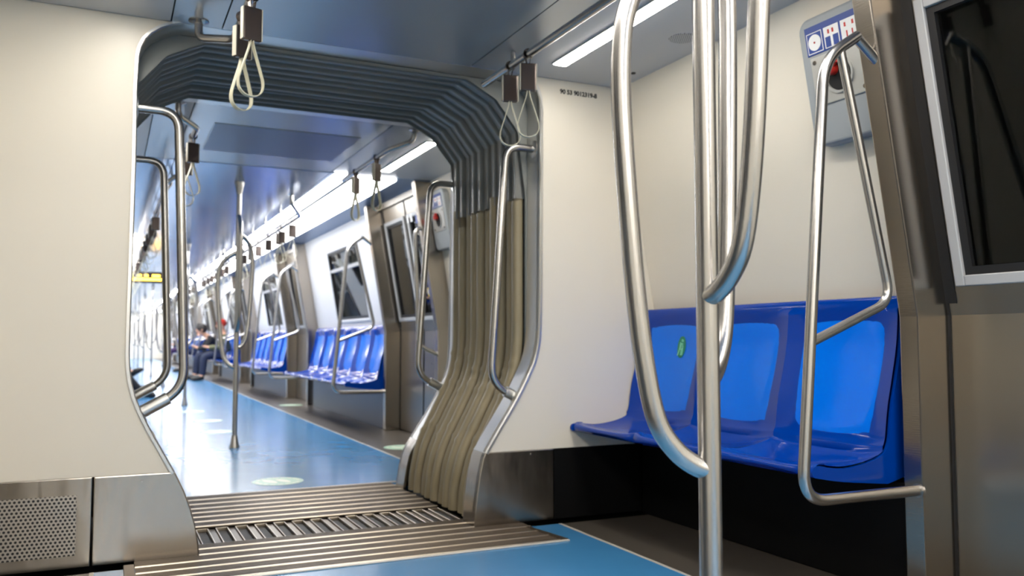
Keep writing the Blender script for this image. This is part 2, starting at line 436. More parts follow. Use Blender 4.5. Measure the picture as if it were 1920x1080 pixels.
for o, lab, cat, nm in ((fr_, 'back of the far end wall panel right of the gangway', 'wall', 'wall_far_right'),
                        (fl_, 'back of the far end wall panel left of the gangway', 'wall', 'wall_far_left'),
                        (fk1, 'kick panel on the far end wall, right of the gangway', 'kick panel', 'trim_3'), (fk2, 'kick panel on the far end wall, left of the gangway', 'kick panel', 'trim_4')):
    spin(o); structure(o, lab, cat); o.name = nm

# number on the right end wall
def text_mesh(name, body, size, loc, rot, material, parent=None, align='LEFT', bold=0.0):
    cu = bpy.data.curves.new(name, 'FONT'); cu.body = body; cu.size = size; cu.extrude = 0.0006; cu.align_x = align; cu.offset = bold
    o = bpy.data.objects.new(name, cu); C.objects.link(o)
    o.location = loc; o.rotation_euler = rot
    bpy.context.view_layer.update()
    me = bpy.data.meshes.new_from_object(o.evaluated_get(bpy.context.evaluated_depsgraph_get()))
    me.transform(o.matrix_world); bpy.data.objects.remove(o)
    me.materials.clear(); me.materials.append(material)
    n = bpy.data.objects.new(name, me); C.objects.link(n)
    if parent:
        n.parent = parent; n.matrix_parent_inverse = Matrix.Translation(-Vector(parent.location))
    return n
text_mesh('lettering', '90 53 9012319-8', 0.0315, (2.030, Y0 - 0.0006, 2.122), (PI / 2, 0, 0), M['ink'], er, bold=0.0012)

# gangway portal frame (jamb): a metal lining of the opening
def offset_profile(P, d):
    out = []
    for i, p in enumerate(P):
        a = Vector(P[max(i - 1, 0)]); b = Vector(P[min(i + 1, len(P) - 1)])
        t = (b - a).normalized(); n = Vector((t.y, -t.x)); out.append((p[0] + n.x * d, p[1] + n.y * d))
    return out
def lining(mb, P, y0, y1, th):
    Q = offset_profile(P, th)
    for i in range(len(P) - 1):
        mb.prism([P[i], P[i + 1], Q[i + 1], Q[i]], y0, y1, xz)
def lining_grid(mb, P, y0, y1, th):
    Q = offset_profile(P, th); loop = []
    for p, q in zip(P, Q):
        r = 0.006
        loop.append([(p[0] , y0 + r, p[1]), (p[0], y1, p[1]), (q[0], y1, q[1]), (q[0], y0, q[1]), (p[0] + (q[0]-p[0]) * .3, y0, p[1] + (q[1]-p[1]) * .3), (p[0], y0 + r, p[1])])
    mb.grid(loop)
    k = len(mb.v)
def portal(OPR, OPL, KZ, label):
    OPEN = OPR + [(1.7, 2.189), (0.97, 2.189), (0.34, 2.189)] + OPL[::-1]
    g = thing('gangway_portal', CEN, label, 'frame')
    for nm, P, m in (('upper_lining', [p for p in OPEN if p[1] >= KZ - 1e-6], M['alu']),
                     ('foot_lining', [p for p in OPR if p[1] <= KZ + 1e-6], M['steel']),
                     ('foot_lining', [p for p in OPL[::-1] if p[1] <= KZ + 1e-6], M['steel'])):
        mb = MB(CEN); lining_grid(mb, P, Y0 - 0.008, 3.845, 0.016); mb.build(nm, m, g, smooth=True, split=50)
    return g
g = portal(OPR, OPL, KZ, 'metal lining of the gangway opening nearest the viewer')
gf = portal(OPRF, OPLF, KZF, 'metal lining of the gangway opening at the far car')
# plate between lining and bellows
HB = [(1.590, 0.015), (1.594, 0.08), (1.603, 0.16), (1.625, 0.26), (1.665, 0.355), (1.715, 0.45), (1.77, 0.555), (1.815, 0.64), (1.842, 0.72), (1.856, 0.80), (1.862, 0.90), (1.862, 1.1), (1.862, 1.6)]
TB = [(1.862, 1.6), (1.86, 1.94), (1.74, 2.09), (1.58, 2.172)]
mir = lambda P: [(2 * 0.967 - x, z) for x, z in P]
PB = HB + TB[1:] + mir(TB)[::-1] + mir(HB)[::-1][1:]
outer = [(x + 0.16, z) for x, z in HB] + [(2.02, 1.94), (1.95, 2.186), (1.58, 2.187)]
outer = outer + mir(outer)[::-1]
mb = MB(CEN)
inn = [(x + 0.04, z) for x, z in HB] + TB[1:]; inn = inn + mir(inn)[::-1]
assert len(inn) == len(outer)
for y in (3.846, 3.858):
    mb.grid([[(a[0], y, a[1]), (b[0], y, b[1])] for a, b in zip(inn, outer)])
cp = mb.build('cover_plate', M['plate'], g, fix=False)
cp2 = cp.copy(); C.objects.link(cp2); cp2.parent = gf; spin(gf)

# bellows
def resample(P, step):
    out = [Vector(P[0])]
    for a, b in zip(P, P[1:]):
        a, b = Vector(a), Vector(b); n = max(1, int((b - a).length / step))
        out += [a.lerp(b, (i + 1) / n) for i in range(n)]
    return out
def smooth2(P, k=2):
    P = [Vector(p) for p in P]
    for _ in range(k):
        P = [P[0]] + [(P[i - 1] + P[i] * 2 + P[i + 1]) / 4 for i in range(1, len(P) - 1)] + [P[-1]]
    return P
def normals2(P):
    return [Vector(((P[min(i + 1, len(P) - 1)] - P[max(i - 1, 0)]).y, -(P[min(i + 1, len(P) - 1)] - P[max(i - 1, 0)]).x)).normalized() for i in range(len(P))]
BY0, BY1, NP = 3.860, 4.776, 10
bel = thing('gangway_bellows', CEN, 'pleated concertina bellows joining the two cars', 'bellows')
rnd = random.Random(3)
# dark upper folds
P = []
corners = TB + mir(TB)[::-1]
for a, b in zip(corners, corners[1:]):
    n = max(2, int((Vector(b) - Vector(a)).length / 0.15))
    P += [Vector(a).lerp(Vector(b), i / n) for i in range(n)]
P.append(Vector(corners[-1]))
NN = []
segn = []
for i in range(len(P)):
    a, b = P[max(i - 1, 0)], P[min(i + 1, len(P) - 1)]; t = (b - a).normalized(); NN.append(Vector((t.y, -t.x)))
ys = []
for k in range(NP):
    y0_ = BY0 + (BY1 - BY0) * k / NP; w = (BY1 - BY0) / NP
    ph = 0.012 * rnd.random()
    ys += [(y0_, 0.08), (y0_ + 0.16 * w, 0.08), (y0_ + 0.18 * w, 0.002 + ph), (y0_ + 0.22 * w, -.003 + ph), (y0_ + 0.52 * w, 0.002 + ph), (y0_ + 0.54 * w, 0.012 + ph), (y0_ + 0.94 * w, 0.010 + ph), (y0_ + 0.98 * w, 0.014 + ph), (y0_ + 0.995 * w, 0.08)]
ys.append((BY1, 0.055))
MB(CEN).grid([[(p.x + n.x * d, y, p.y + n.y * d) for y, d in ys] for p, n in zip(P, NN)]).build('upper_folds', M['bellow'], bel, fix=False)
# olive lower covers: a row of padded tubes on each side, over a sheet coloured darker as shade in the gaps
def lower_cover(mirror):
    Q = smooth2(resample(HB, 0.02), 5); N2 = normals2(Q); NQ = 10; w = (BY1 - BY0) / NQ
    fx = (lambda x: 2 * 0.967 - x - 0.03) if mirror else (lambda x: x)
    rows = [[(fx(p.x + n.x * 0.062), y, p.y + n.y * 0.062) for y in (BY0, BY1)] for p, n in zip(Q, N2)]
    MB(CEN).grid(rows).build('gap_shade_sheet', M['bellow_gap_shade'], bel, smooth=True, fix=False)
    rr = random.Random(11)
    for k in range(NQ):
        yc = BY0 + w * (k + 0.5); deep = 0.004 * rr.random() + (0.014 if k % 3 == 1 else 0)
        hy = 0.031 if k % 3 != 1 else 0.036; hn = 0.026
        hems = [0.76 + rr.uniform(-.05, .05), 0.62 + 0.03 * ((k % 3) - 1) + rr.uniform(-.02, .02), 0.38 + 0.035 * ((k % 3) - 1) + rr.uniform(-.015, .015)]
        top = 1.60 + 0.05 * (k % 2) - 0.05 * ((k + 1) % 3 == 0); ph = rr.uniform(0, 6)
        path = [(p, n) for p, n in zip(Q, N2)] + [(Vector((1.862, top - .01)), Vector((1, 0))), (Vector((1.862, top)), Vector((1, 0)))]
        ring = []
        for i, (p, n) in enumerate(path):
            g_ = 0.0
            for h in hems:
                if abs(p.y - h) < 0.011: g_ = 0.006
            wob = 0.0035 * math.sin(p.y * 30 + ph) * max(0, 1 - p.y / 0.7)
            row = []
            for j in range(14):
                a_ = 2 * PI * j / 14
                sa, ca = math.sin(a_), math.cos(a_)
                ey = math.copysign(abs(ca) ** 0.75, ca) * (hy + g_ * .6); en = -math.copysign(abs(sa) ** 0.75, sa) * (hn + g_)
                d = 0.022 + deep + en
                row.append((fx(p.x + n.x * d), yc + ey + wob, p.y + n.y * d))
            row.append(row[0]); ring.append(row)
        mb = MB(CEN).grid(ring)
        mb.build('cover_tube', M['bellow_low'], bel, smooth=True, split=50)
lower_cover(False); lower_cover(True)
# outer skin so no light gets in behind the folds
mb = MB(CEN); O2 = [(x + 0.12, z) for x, z in HB] + [(1.98, 1.94), (1.96, 2.27), (1.58, 2.29)]; O2 = O2 + mir(O2)[::-1]
mb.grid([[(x, BY0 - 0.05, z), (x, BY1 + 0.05, z)] for x, z in O2]).build('outer_skin', M['void'], bel, fix=False)

# ------------------------------------------------------------------ threshold plates
def ribbed(name, x0, x1, y0, y1, pitch, parent, o, z=0.004):
    base = MB(o).box(x0, x1, y0, y1, 0, z).build(name, M['thr'], parent)
    n = max(1, round((y1 - y0) / pitch)); p = (y1 - y0) / n
    bright, low = MB(o), MB(o)
    for i in range(n):
        a = y0 + i * p
        bright.prism([(a + 0.001, z - .001), (a + 0.003, z + .004), (a + 0.008, z + .004), (a + 0.010, z - .001)], x0, x1, lambda q, r, t: (t, q, r))
        for k in (0.36, 0.58, 0.80):
            low.prism([(a + p * k, z - .001), (a + p * k + .004, z + .0022), (a + p * k + .010, z + .0022), (a + p * k + .014, z - .001)], x0, x1, lambda q, r, t: (t, q, r))
    bright.build('bright_ribs', M['rib'], base); low.build('low_ribs', M['thr'], base)
    return base
o1 = (XC, 3.6, 0)
th = thing('threshold_plate', o1, 'brown ribbed metal plate covering the near side of the gangway floor', 'floor plate')
ribbed('ribbed_plate', 0.115, 1.81, 3.31, 3.90, 0.098, th, o1)
MB(o1).box(0.075, 0.113, 3.31, 3.66, 0, 0.007).build('end_strip', M['thr'], th, bevel=0.002)
MB(o1).prism([(1.812, 3.31), (1.845, 3.31), (1.80, 3.60), (1.785, 3.60)], 0, 0.008, lambda p, q, t: (p, q, t)).build('end_strip', M['thr'], th)
MB(o1).box(0.115, 1.845, 3.292, 3.309, 0, 0.006).build('edge_strip', M['line'], th, bevel=0.002)
o2 = (XC, 4.08, 0)
ts = thing('sliding_plate', o2, 'slotted metal plate in the middle of the gangway floor', 'floor plate')
MB(o2).box(0.33, 1.60, 3.80, 4.40, -0.03, -0.012).build('base_plate', M['thr_dark'], ts)
mb = MB(o2); x = 0.355
while x < 1.59:
    y0_, y1_ = 3.902, 4.235
    mb.prism([(x, -0.012), (x + .003, -0.006), (x + .029, -0.006), (x + .032, -0.012)], y0_, y1_, xz)
    x += 0.0875
mb.build('bars', M['thr_mid'], ts)
mb = MB(o2); x = 0.355
while x < 1.55:
    for (a, b, c, d) in ((x + .032, x + .0365, 3.91, 4.225), (x + .083, x + .0875, 3.91, 4.225), (x + .0365, x + .083, 4.219, 4.225)):
        mb.box(a, b, c, d, -0.012, 0.002)
    x += 0.0875
mb.build('slot_rims', M['rib'], ts, bevel=0.0015)
o3 = (XC, 4.7, 0)
tf = thing('threshold_plate', o3, 'brown ribbed metal plate covering the far side of the gangway floor', 'floor plate')
ribbed('ribbed_plate', 0.36, 1.585, 4.245, 4.70, 0.114, tf, o3, 0.006)
ribbed('ribbed_plate', 0.36, 1.585, 4.705, 5.092, 0.129, tf, o3, 0.004)
MB(o3).box(0.10, 1.84, 5.093, 5.110, 0, 0.006).build('edge_strip', M['line'], tf, bevel=0.002)

# ------------------------------------------------------------------ side walls
def wall_plain(name, s, y0, y1, m, label):
    mb = MB((XC + s * 1.63, y0, 0)); wrect(mb, s, y0, y1, 0.0, ZC + 0.02, -0.05, 0.0)
    return structure(mb.build(name, m), label, 'wall')
wall_plain('wall_right', 1, 2.03, Y0 + 0.05, M['cream'], 'cream side wall behind the three blue seats')
wall_plain('wall_left', -1, 2.03, Y0 + 0.05, M['cream'], 'cream side wall at the left edge of the near car')
wall_plain('wall_left', -1, YB, 0.55, M['cream'], 'cream side wall on the left behind the viewer')
wall_plain('wall_right', 1, YB, 0.55, M['cream'], 'cream side wall of the near car behind the viewer')
mb = MB().box(-0.75, 2.7, YB - 0.05, YB, 0, ZC + .03); structure(mb.build('wall_back', M['cream']), 'cream end wall behind the viewer', 'wall')
mb = MB().box(-0.75, 2.7, YE, YE + 0.05, 0, ZC + .03); structure(mb.build('wall_end', M['cream']), 'distant end wall of the train', 'wall')
wall_plain('wall_right', 1, Y1 - 0.05, 6.60, M['cream'], 'cream side wall just past the gangway on the right')
wall_plain('wall_left', -1, Y1 - 0.05, 11.6, M['cream'], 'side wall of the far car hidden on the left')

# tunnel outside
for s, nm in ((1, 'wall_tunnel_right'), (-1, 'wall_tunnel_left')):
    mb = MB().box(XC + s * 2.6 - .05, XC + s * 2.6 + .05, YB, YE, -1, 3.5); structure(mb.build(nm, M['tunnel']), 'unlit tunnel wall outside the ' + ('right' if s > 0 else 'left') + ' windows', 'wall')

def wall_window(s, y0, y1, wy0, wy1, nwin, label, wlabel):
    z0, z1 = 1.12, 1.94; o = (XC + s * 1.63, y0, 0)
    mb = MB(o)
    wrect(mb, s, y0, wy0, 0, ZC + .02, -.05, 0); wrect(mb, s, wy1, y1, 0, ZC + .02, -.05, 0)
    wrect(mb, s, wy0, wy1, 0, z0, -.05, 0); wrect(mb, s, wy0, wy1, z1, ZC + .02, -.05, 0)
    structure(mb.build('wall_right' if s > 0 else 'wall_left', M['white']), label, 'wall')
    t = thing('window_%d' % nwin, o, wlabel, 'window', kind='structure')
    f = MB(o); wframe(f, s, wy0 - .035, wy1 + .035, z0 - .035, z1 + .035, 0.035, -.02, 0.012); f.build('frame', M['white'], t, bevel=.006)
    f = MB(o); wframe(f, s, wy0, wy1, z0, z1, 0.03, -.03, 0.004); f.build('seal', M['black'], t)
    f = MB(o); wrect(f, s, wy0 + .03, wy1 - .03, 1.70, 1.735, -.03, 0.004); f.build('transom', M['alu_frame'], t)
    f = MB(o); wrect(f, s, wy0 + .03, wy1 - .03, z0 + .03, z1 - .03, -.022, -.016); f.build('glass', M['glass'], t)
    return t

def pillar(s, yc, label, w=0.075, group=None):
    o = (XC + s * 1.48, yc, 0)
    poly = [(1.48, 0.0), (1.48, 0.955), (1.48 - (2.185 - .955) * .175, 2.185), (1.48 - (2.185 - .955) * .175 + .19, 2.185), (1.66, 0.955), (1.66, 0.0)]
    mb = MB(o).prism([(XC + s * a, z) for a, z in poly], yc - w / 2, yc + w / 2, xz)
    ob = mb.build('trim_5', M['pillar'], bevel=0.005)
    return structure(ob, label, 'door pillar')

def door(s, yc, num, label, sticker=False):
    """two-leaf sliding door: leaves 0.69 m wide, a window in each"""
    o = (XC + s * 1.63, yc, 0)
    t = thing('door_%d' % num, o, label, 'door', kind='structure')
    for k in (-1, 1):
        a, b = sorted((yc + k * 0.004, yc + k * 0.675))
        lf = MB(o)
        w0, w1 = a + 0.075, b - 0.075
        wrect(lf, s, a, b, 0.01, 1.09, -.04, 0.0)
        wrect(lf, s, a, w0, 1.09, 2.14, -.04, 0); wrect(lf, s, w1, b, 1.09, 2.14, -.04, 0); wrect(lf, s, w0, w1, 1.98, 2.14, -.04, 0)
        leaf = lf.build('leaf', M['steel_dark'], t)
        f = MB(o); wframe(f, s, a + 0.042, b - 0.042, 1.055, 2.01, 0.036, -.002, 0.014); f.build('window_frame', M['alu_frame'], leaf, bevel=0.004)
        f = MB(o); wframe(f, s, a + 0.076, b - 0.076, 1.089, 1.982, 0.03, -.03, 0.001); f.build('seal', M['black'], leaf)
        f = MB(o); wrect(f, s, a + .10, b - .10, 1.11, 1.96, -.02, -.014); f.build('glass', M['glass'], leaf)
        f = MB(o); e = a if k < 0 else b
        wrect(f, s, min(e, e + k * .022), max(e, e + k * .022), 0.0, 1.0, -.05, 0.004); wrect(f, s, min(e - k * .03, e + k * .022), max(e - k * .03, e + k * .022), 1.0, 2.16, -.05, 0.004); f.build('gasket', M['black'], leaf)
    f = MB(o); wrect(f, s, yc - .004, yc + .004, 0.0, 2.14, -.03, .006); f.build('centre_seal', M['black'], t)
    f = MB(o); wrect(f, s, yc - .70, yc + .70, 2.14, ZC, -.05, .03); f.build('header', M['steel_dark'], t)
    if sticker:
        for dy, z in ((-0.20, 1.93), (-0.10, 1.93)):
            f = MB(o); wrect(f, s, yc + dy, yc + dy + .05, z, z + .07, .014, .016); f.build('notice', M['sign_white'], t)
        f = MB(o); wrect(f, s, yc - .335, yc - .28, 1.90, 1.97, .014, .016); f.build('blue_notice', M['sign_blue'], t)
        p = Vector(wpt(s, yc - 0.31, 1.30, 0.0)); nrm = Vector((-s, 0, -0.175)).normalized()
        f = MB(o).lathe([(0.042, 0.0), (0.042, 0.008), (0.026, 0.010), (0.026, 0.0)], p, nrm, 20); bt = f.build('button_ring', M['yellow'], t, smooth=True)
        MB(o).lathe([(0.024, 0.0), (0.024, 0.012), (0.015, 0.014)], p, nrm, 20).build('button', M['alu_frame'], bt, smooth=True)
    return t

# near car: door and its pillar at the right edge
pillar(1, 2.022, 'brushed steel door pillar beside the three blue seats', 0.075)
door(1, 1.30, 1, 'sliding door with dark window at the right edge')
pillar(1, 0.575, 'brushed steel door pillar right beside the viewer')
pillar(-1, 2.022, 'brushed steel door pillar on the left beside the viewer, farther'); door(-1, 1.30, 40, 'sliding door with dark window on the left beside the viewer'); pillar(-1, 0.575, 'brushed steel door pillar on the left beside the viewer, nearer')
# far car
wn = 1
places = ['first', 'second', 'third', 'fourth', 'fifth', 'sixth', 'seventh']
for i, yc in enumerate(FARDOORS):
    door(1, yc, 2 + i, ('steel sliding door right behind the gangway, with a yellow button' if i == 0 else places[i] + ' sliding door along the right of the far car'), sticker=(i == 0))
    pillar(1, yc - 0.725, places[i] + ' door pillar before a door on the right of the far car')
    pillar(1, yc + 0.725, places[i] + ' door pillar past a door on the right of the far car')
    ya, yb = yc + 0.70, (FARDOORS[i + 1] - 0.70 if i + 1 < len(FARDOORS) else YE)
    wall_window(1, ya, yb, ya + 0.98, ya + 2.40, wn, places[i] + ' white wall bay on the right of the far car', places[i] + ' dark window above seats on the right of the far car'); wn += 1
    if i >= 1:
        pillar(-1, yc + 0.725, places[i] + ' door pillar on the left of the far car')
        wall_window(-1, yc + .70 if i > 1 else 11.6, yb, yc + 1.68, yc + 3.1, wn, places[i] + ' white wall bay on the left of the far car', places[i] + ' dark window on the left of the far car'); wn += 1
        if i > 1:
            door(-1, yc, 20 + i, places[i] + ' sliding door along the left of the far car')

# ------------------------------------------------------------------ seat benches
SEC = [(1.600, 0.42), (1.598, 0.70), (1.592, 0.96), (1.586, 1.015), (1.572, 1.033), (1.553, 1.028), (1.545, 1.00), (1.540, 0.93), (1.528, 0.84), (1.505, 0.74), (1.482, 0.65), (1.470, 0.58), (1.462, 0.53),
       (1.440, 0.492), (1.390, 0.470), (1.320, 0.456), (1.25, 0.450), (1.185, 0.456), (1.145, 0.464), (1.118, 0.462), (1.108, 0.447), (1.112, 0.432), (1.135, 0.424), (1.25, 0.405), (1.45, 0.385)]
SECS = spline([(a, 0, z) for a, z in SEC], 4)
SECN = []
for i in range(len(SECS)):
    t = (SECS[min(i + 1, len(SECS) - 1)] - SECS[max(i - 1, 0)]).normalized(); SECN.append(Vector((-t.z, 0, t.x)) * -1)
# outward normal: towards the sitter / up
for i, n in enumerate(SECN):
    pass
SW = 0.53
def make_bench(n, first_decal=False, name='seat_bench', fine=True):
    """local frame: x = distance from train centre (right side), y from the near end"""
    t = thing(name, (XC, 0, 0), '', 'seat')
    step = 12 if fine else 6
    for k in range(n):
        rows = []
        for j in range(step + 1):
            f = j / step; e = abs(f - 0.5) * 2           # 0 mid-seat, 1 at the joint
            row = []
            for i, p in enumerate(SECS):
                nn = SECN[i]; d = 0
                z = p.z; a = p.x
                back = (0.50 < z < 1.0) and a < 1.56
                pan = z < 0.50 and 0.424 < z and a < 1.47
                if back: d = 0.016 * max(0, (e - 0.62) / 0.38) ** 1.5 - 0.022 * (1 - e * e) * min(1, (z - .5) / .12) * min(1, max(0, (1.0 - z) / .12))
                if pan: d = -0.020 * (1 - e * e) * (1 if a > 1.16 else 0.5) + 0.006 * max(0, (e - .8) / .2)
                q = p + nn * d
                # notch at the joint on the front edge
                if a < 1.16 and e > 0.9: q.x += 0.02 * (e - 0.9) / 0.1
                row.append((q.x, SW * (k + f), q.z))
            rows.append(row)
        sh = MB().grid(rows).build('seat_shell', M['seat'], t, smooth=True, split=60)
        # bright inset back pad
        P = []; nu = 12 if fine else 6
        for iu in range(nu + 1):
            u_ = -1 + 2 * iu / nu; row = []
            for iv in range(nu + 1):
                v_ = -1 + 2 * iv / nu
                x_ = u_ * math.sqrt(1 - 0.13 * v_ ** 2); y_ = v_ * math.sqrt(1 - 0.13 * u_ ** 2)
                wdt = 0.212 + 0.008 * y_
                z = 0.745 + 0.222 * y_
                # section point at this height (front face of the back)
                best = None
                for i in range(len(SECS) - 1):
                    if SECS[i].x < 1.56 and SECS[i].z >= z >= SECS[i + 1].z and SECS[i].z < 1.01 and SECS[i + 1].z > 0.44:
                        tt = (SECS[i].z - z) / max(1e-6, SECS[i].z - SECS[i + 1].z); best = (SECS[i].lerp(SECS[i + 1], tt), SECN[i]); break
                e = abs(x_ * wdt / (SW / 2)); b0 = min(1, (z - .5) / .12) * min(1, max(0, (1.0 - z) / .12))
                d = -0.022 * (1 - e * e) * b0 + 0.016 * max(0, (e - 0.62) / 0.38) ** 1.5
                rim = max(abs(u_), abs(v_)); d += 0.0045 if rim < 0.93 else -0.004
                q = best[0] + best[1] * d
                row.append((q.x, SW * (k + 0.5) + x_ * wdt, q.z))
            P.append(row)
        pad = MB().grid(P).build('back_pad', M['pad'], sh, smooth=True, split=60)
        if first_decal and k == n - 1:
            pass
    # end cheeks
    for yy in (0.0, SW * n):
        ring = [(p.x, p.z) for p in SECS]
        MB().prism(ring, yy - 0.006, yy + 0.006, xz).build('end_cheek', M['seat'], t)
    return t
bench3 = make_bench(3)
bench3.location = (XC, 2.105, 0)
tag(bench3, 'row of three glossy blue moulded seats against the cream wall, in front', 'seats')
lk = MB((XC + 1.5, 2.1, 0)).box(XC + 1.505, XC + 1.62, 2.075, 3.66, 0.0, 0.385).build('underseat_panel', M['locker'], bevel=0.004)
tag(lk, 'black panel under the row of three blue seats', 'panel')
bench6 = make_bench(6, fine=False)
bays = [(yc + 0.78, yc) for yc in FARDOORS[:-1]]
for i, (yb, yc) in enumerate(bays):
    o = bench6 if i == 0 else copy_tree(bench6)
    o.location = (XC, yb + 0.05, 0)
    tag(o, ['row of six blue seats past the first far door on the right', 'second row of six blue seats along the right of the far car',
            'third row of six blue seats on the right, with seated passengers'][i] if i < 3 else 'row of blue seats far down the right side of the car', 'seats', None if i < 3 else 'far rows of seats')
    b = MB((XC + 1.5, yb, 0)).box(XC + 1.505, XC + 1.62, yb + 0.06, yb + 3.24, 0.0, 0.375).build('underseat_panel', M['locker_far'], bevel=0.004)
    tag(b, ['dark slate panel under the first row of six blue seats', 'dark slate panel under the second row of six blue seats'][i] if i < 2 else 'dark slate panel under a distant row of blue seats', 'panel', None if i < 2 else 'distant underseat boxes')
bl = copy_tree(bench6); bl.location = (XC, 13.15 + 3.23, 0); bl.rotation_euler = (0, 0, PI)
tag(bl, 'row of blue seats on the left holding passengers with black shoes', 'seats')

# priority sign on the back of the farthest of the three seats
def back_point(y, z):
    for i in range(len(SECS) - 1):
        if SECS[i].x < 1.56 and SECS[i].z >= z >= SECS[i + 1].z and SECS[i].z < 1.01 and SECS[i + 1].z > 0.44:
            p = SECS[i].lerp(SECS[i + 1], (SECS[i].z - z) / max(1e-6, SECS[i].z - SECS[i + 1].z)); e = abs((y % SW) / SW - 0.5) * 2
            return Vector((p.x, y, p.z)) + SECN[i] * (-0.022 * (1 - e * e) + 0.0062)
pads = [c for sh in bench3.children for c in sh.children]
dy, dz = SW * 2.5 - 0.06, 0.845
def dpt(u_, v_, lift=0.0):
    p = back_point(dy - u_, dz + v_); p.x -= lift; return p
mb = MB(); ring = [dpt(0.034 * math.cos(a), 0.052 * math.sin(a), .001) for a in [2 * PI * i / 24 for i in range(24)]]
mb.add([dpt(0, 0, .0012)] + ring, [(0, 1 + i, 1 + (i + 1) % 24) for i in range(24)])
dec = mb.build('priority_sticker', M['green'], None, smooth=True)
fig = MB()
for pts in ([(-0.010, 0.022), (-0.013, -0.012), (-0.024, -0.040)], [(-0.013, -0.010), (0.012, -0.010)], [(-0.002, 0.016), (-0.004, -0.004), (0.012, -0.004), (0.012, -0.038), (0.0, -0.038), (0.002, -0.012)],
            [(-0.002, 0.016), (0.008, 0.016), (0.008, 0.004), (0.014, 0.0)]):
    fig.ribbon([dpt(a, b, .0022) for a, b in pts], (-0.97, 0, -0.25), 0.002, 0.0045)
fig.lathe([(0.0075, 0), (0.0075, 0.002), (0.0040, 0.002), (0.0040, 0)], dpt(0.006, 0.030, .0018), (-1, 0, -.2), 16)
fg = fig.build('seated_figure', M['mint'], None, label='pale seated figure')
sh_last = [c for c in bench3.children if c.name.startswith('seat_shell')][2]
pad_last = sh_last.children[0]
dec.parent = sh_last; fg.parent = sh_last

# ------------------------------------------------------------------ seat-end grab frames (plane across the car at each door pillar)
def make_frame():
    t = thing('grab_rail', (0, 0, 0), '', 'handrail')
    m = fillet([(1.485, 0, 0.375), (0.972, 0, 0.378), (1.103, 0, 1.785), (1.255, 0, 1.885)], [0.10, 0.10], 8)
    MB().tube(m, 0.0185).build('main_tube', M['tube'], t, smooth=True)
    MB().tube([(1.248, 0, 1.882), (1.30, -0.0, 1.845), (1.345, 0, 1.812)], 0.017).build('pillar_bracket', M['tube'], t, smooth=True)
    m = fillet([(1.175, 0, 1.835), (1.378, 0, 1.005), (1.022, 0, 0.868)], [0.07], 8)
    MB().tube(m, 0.0155).build('armrest_tube', M['tube'], t, smooth=True)
    MB().lathe([(0.026, 0), (0.024, 0.008)], (1.487, 0, 0.375), (-1, 0, 0), 16).build('foot_flange', M['tube'], t, smooth=True)
    return t
fr = make_frame(); fr.location = (XC, 2.005, 0)
tag(fr, 'large steel grab frame with sloping armrest in front of the three blue seats', 'handrail')
for i, yc in enumerate(FARDOORS):
    for k in (-1, 1):
        if (i, k) == (0, -1): continue
        lab = {(0, 1): 'steel grab frame at the near end of the first six blue seats',
               (1, -1): 'steel grab frame at the far end of the first six blue seats', (1, 1): 'steel grab frame at the near end of the second six blue seats'}.get((i, k), 'steel grab frame at a distant door on the right')
        dup(fr, (XC, yc + k * 0.73, 0), 0, lab, 'distant grab frames on the right' if i > 1 else None)

o = (XC, 6.60, 0)
t = thing('door_handrail', o, 'steel handrail on the pillar before the first far door, behind the gangway rail', 'handrail')
MB(o).tube(fillet([(2.42, 6.60, 1.80), (2.255, 6.60, 1.80), (2.29, 6.60, 0.83), (2.455, 6.60, 0.76)], [0.07, 0.08], 8), 0.0165).build('tube', M['tube'], t, smooth=True)
for z, x in ((1.80, 2.31), (0.76, 2.452)): MB(o).lathe([(0.026, 0), (0.024, 0.008)], (x, 6.60, z), (-1, 0, 0), 16).build('flange', M['tube'], t, smooth=True)

# ------------------------------------------------------------------ three-branch grab poles
def make_pole():
    t = thing('grab_pole', (0, 0, 0), '', 'pole')
    MB().tube([(0, 0, 0.03), (0, 0, 0.7), (0, 0, 1.4), (0, 0, 2.16)], 0.0200, 20).build('pole', M['tube'], t, smooth=True)
    MB().lathe([(0.042, 0), (0.042, 0.008), (0.030, 0.05), (0.0225, 0.105)], (0, 0, 0), (0, 0, 1), 20).build('floor_flange', M['tube'], t, smooth=True)
    MB().lathe([(0.042, 0), (0.042, 0.008), (0.030, 0.05), (0.0225, 0.105)], (0, 0, 2.186), (0, 0, -1), 20).build('ceiling_flange', M['tube'], t, smooth=True)
    # camera-right direction (rotated by the view yaw) used only to set the branch bearings
    R_ = Vector((math.cos(yaw), -math.sin(yaw), 0)); D_ = Vector((math.sin(yaw), math.cos(yaw), 0))
    prof = [(0.0, 0.0), (0.028, 0.010), (0.062, 0.036), (0.094, 0.084), (0.114, 0.169), (0.131, 0.30), (0.147, 0.497), (0.155, 0.637), (0.155, 0.73), (0.147, 0.80), (0.122, 0.865), (0.080, 0.91), (0.035, 0.940), (0.0, 0.95)]
    for (a, d), b in (((-0.985, -0.17), 0.648), ((0.423, -0.906), 0.950), ((0.50, 0.86), 0.805)):
        v = R_ * a + D_ * d
        pts = spline([(v.x * r, v.y * r, b + h) for r, h in prof], 5)
        MB().tube(pts, 0.0180, 16).build('branch', M['tube'], t, smooth=True, split=60)
    return t
po = make_pole(); po.location = (0.956, 1.206, 0)
tag(po, 'large steel pole with three curved branches in the right foreground', 'pole')
for i, y in enumerate([7.27, 12.28, 17.30, 22.33, 27.36, 32.39, 37.4]):
    dup(po, (0.95, y, 0), 0, ['steel three branch pole standing just beyond the gangway', 'steel three branch pole second along the far aisle'][i] if i < 2 else 'steel three branch pole far down the aisle', None if i < 2 else 'distant poles')

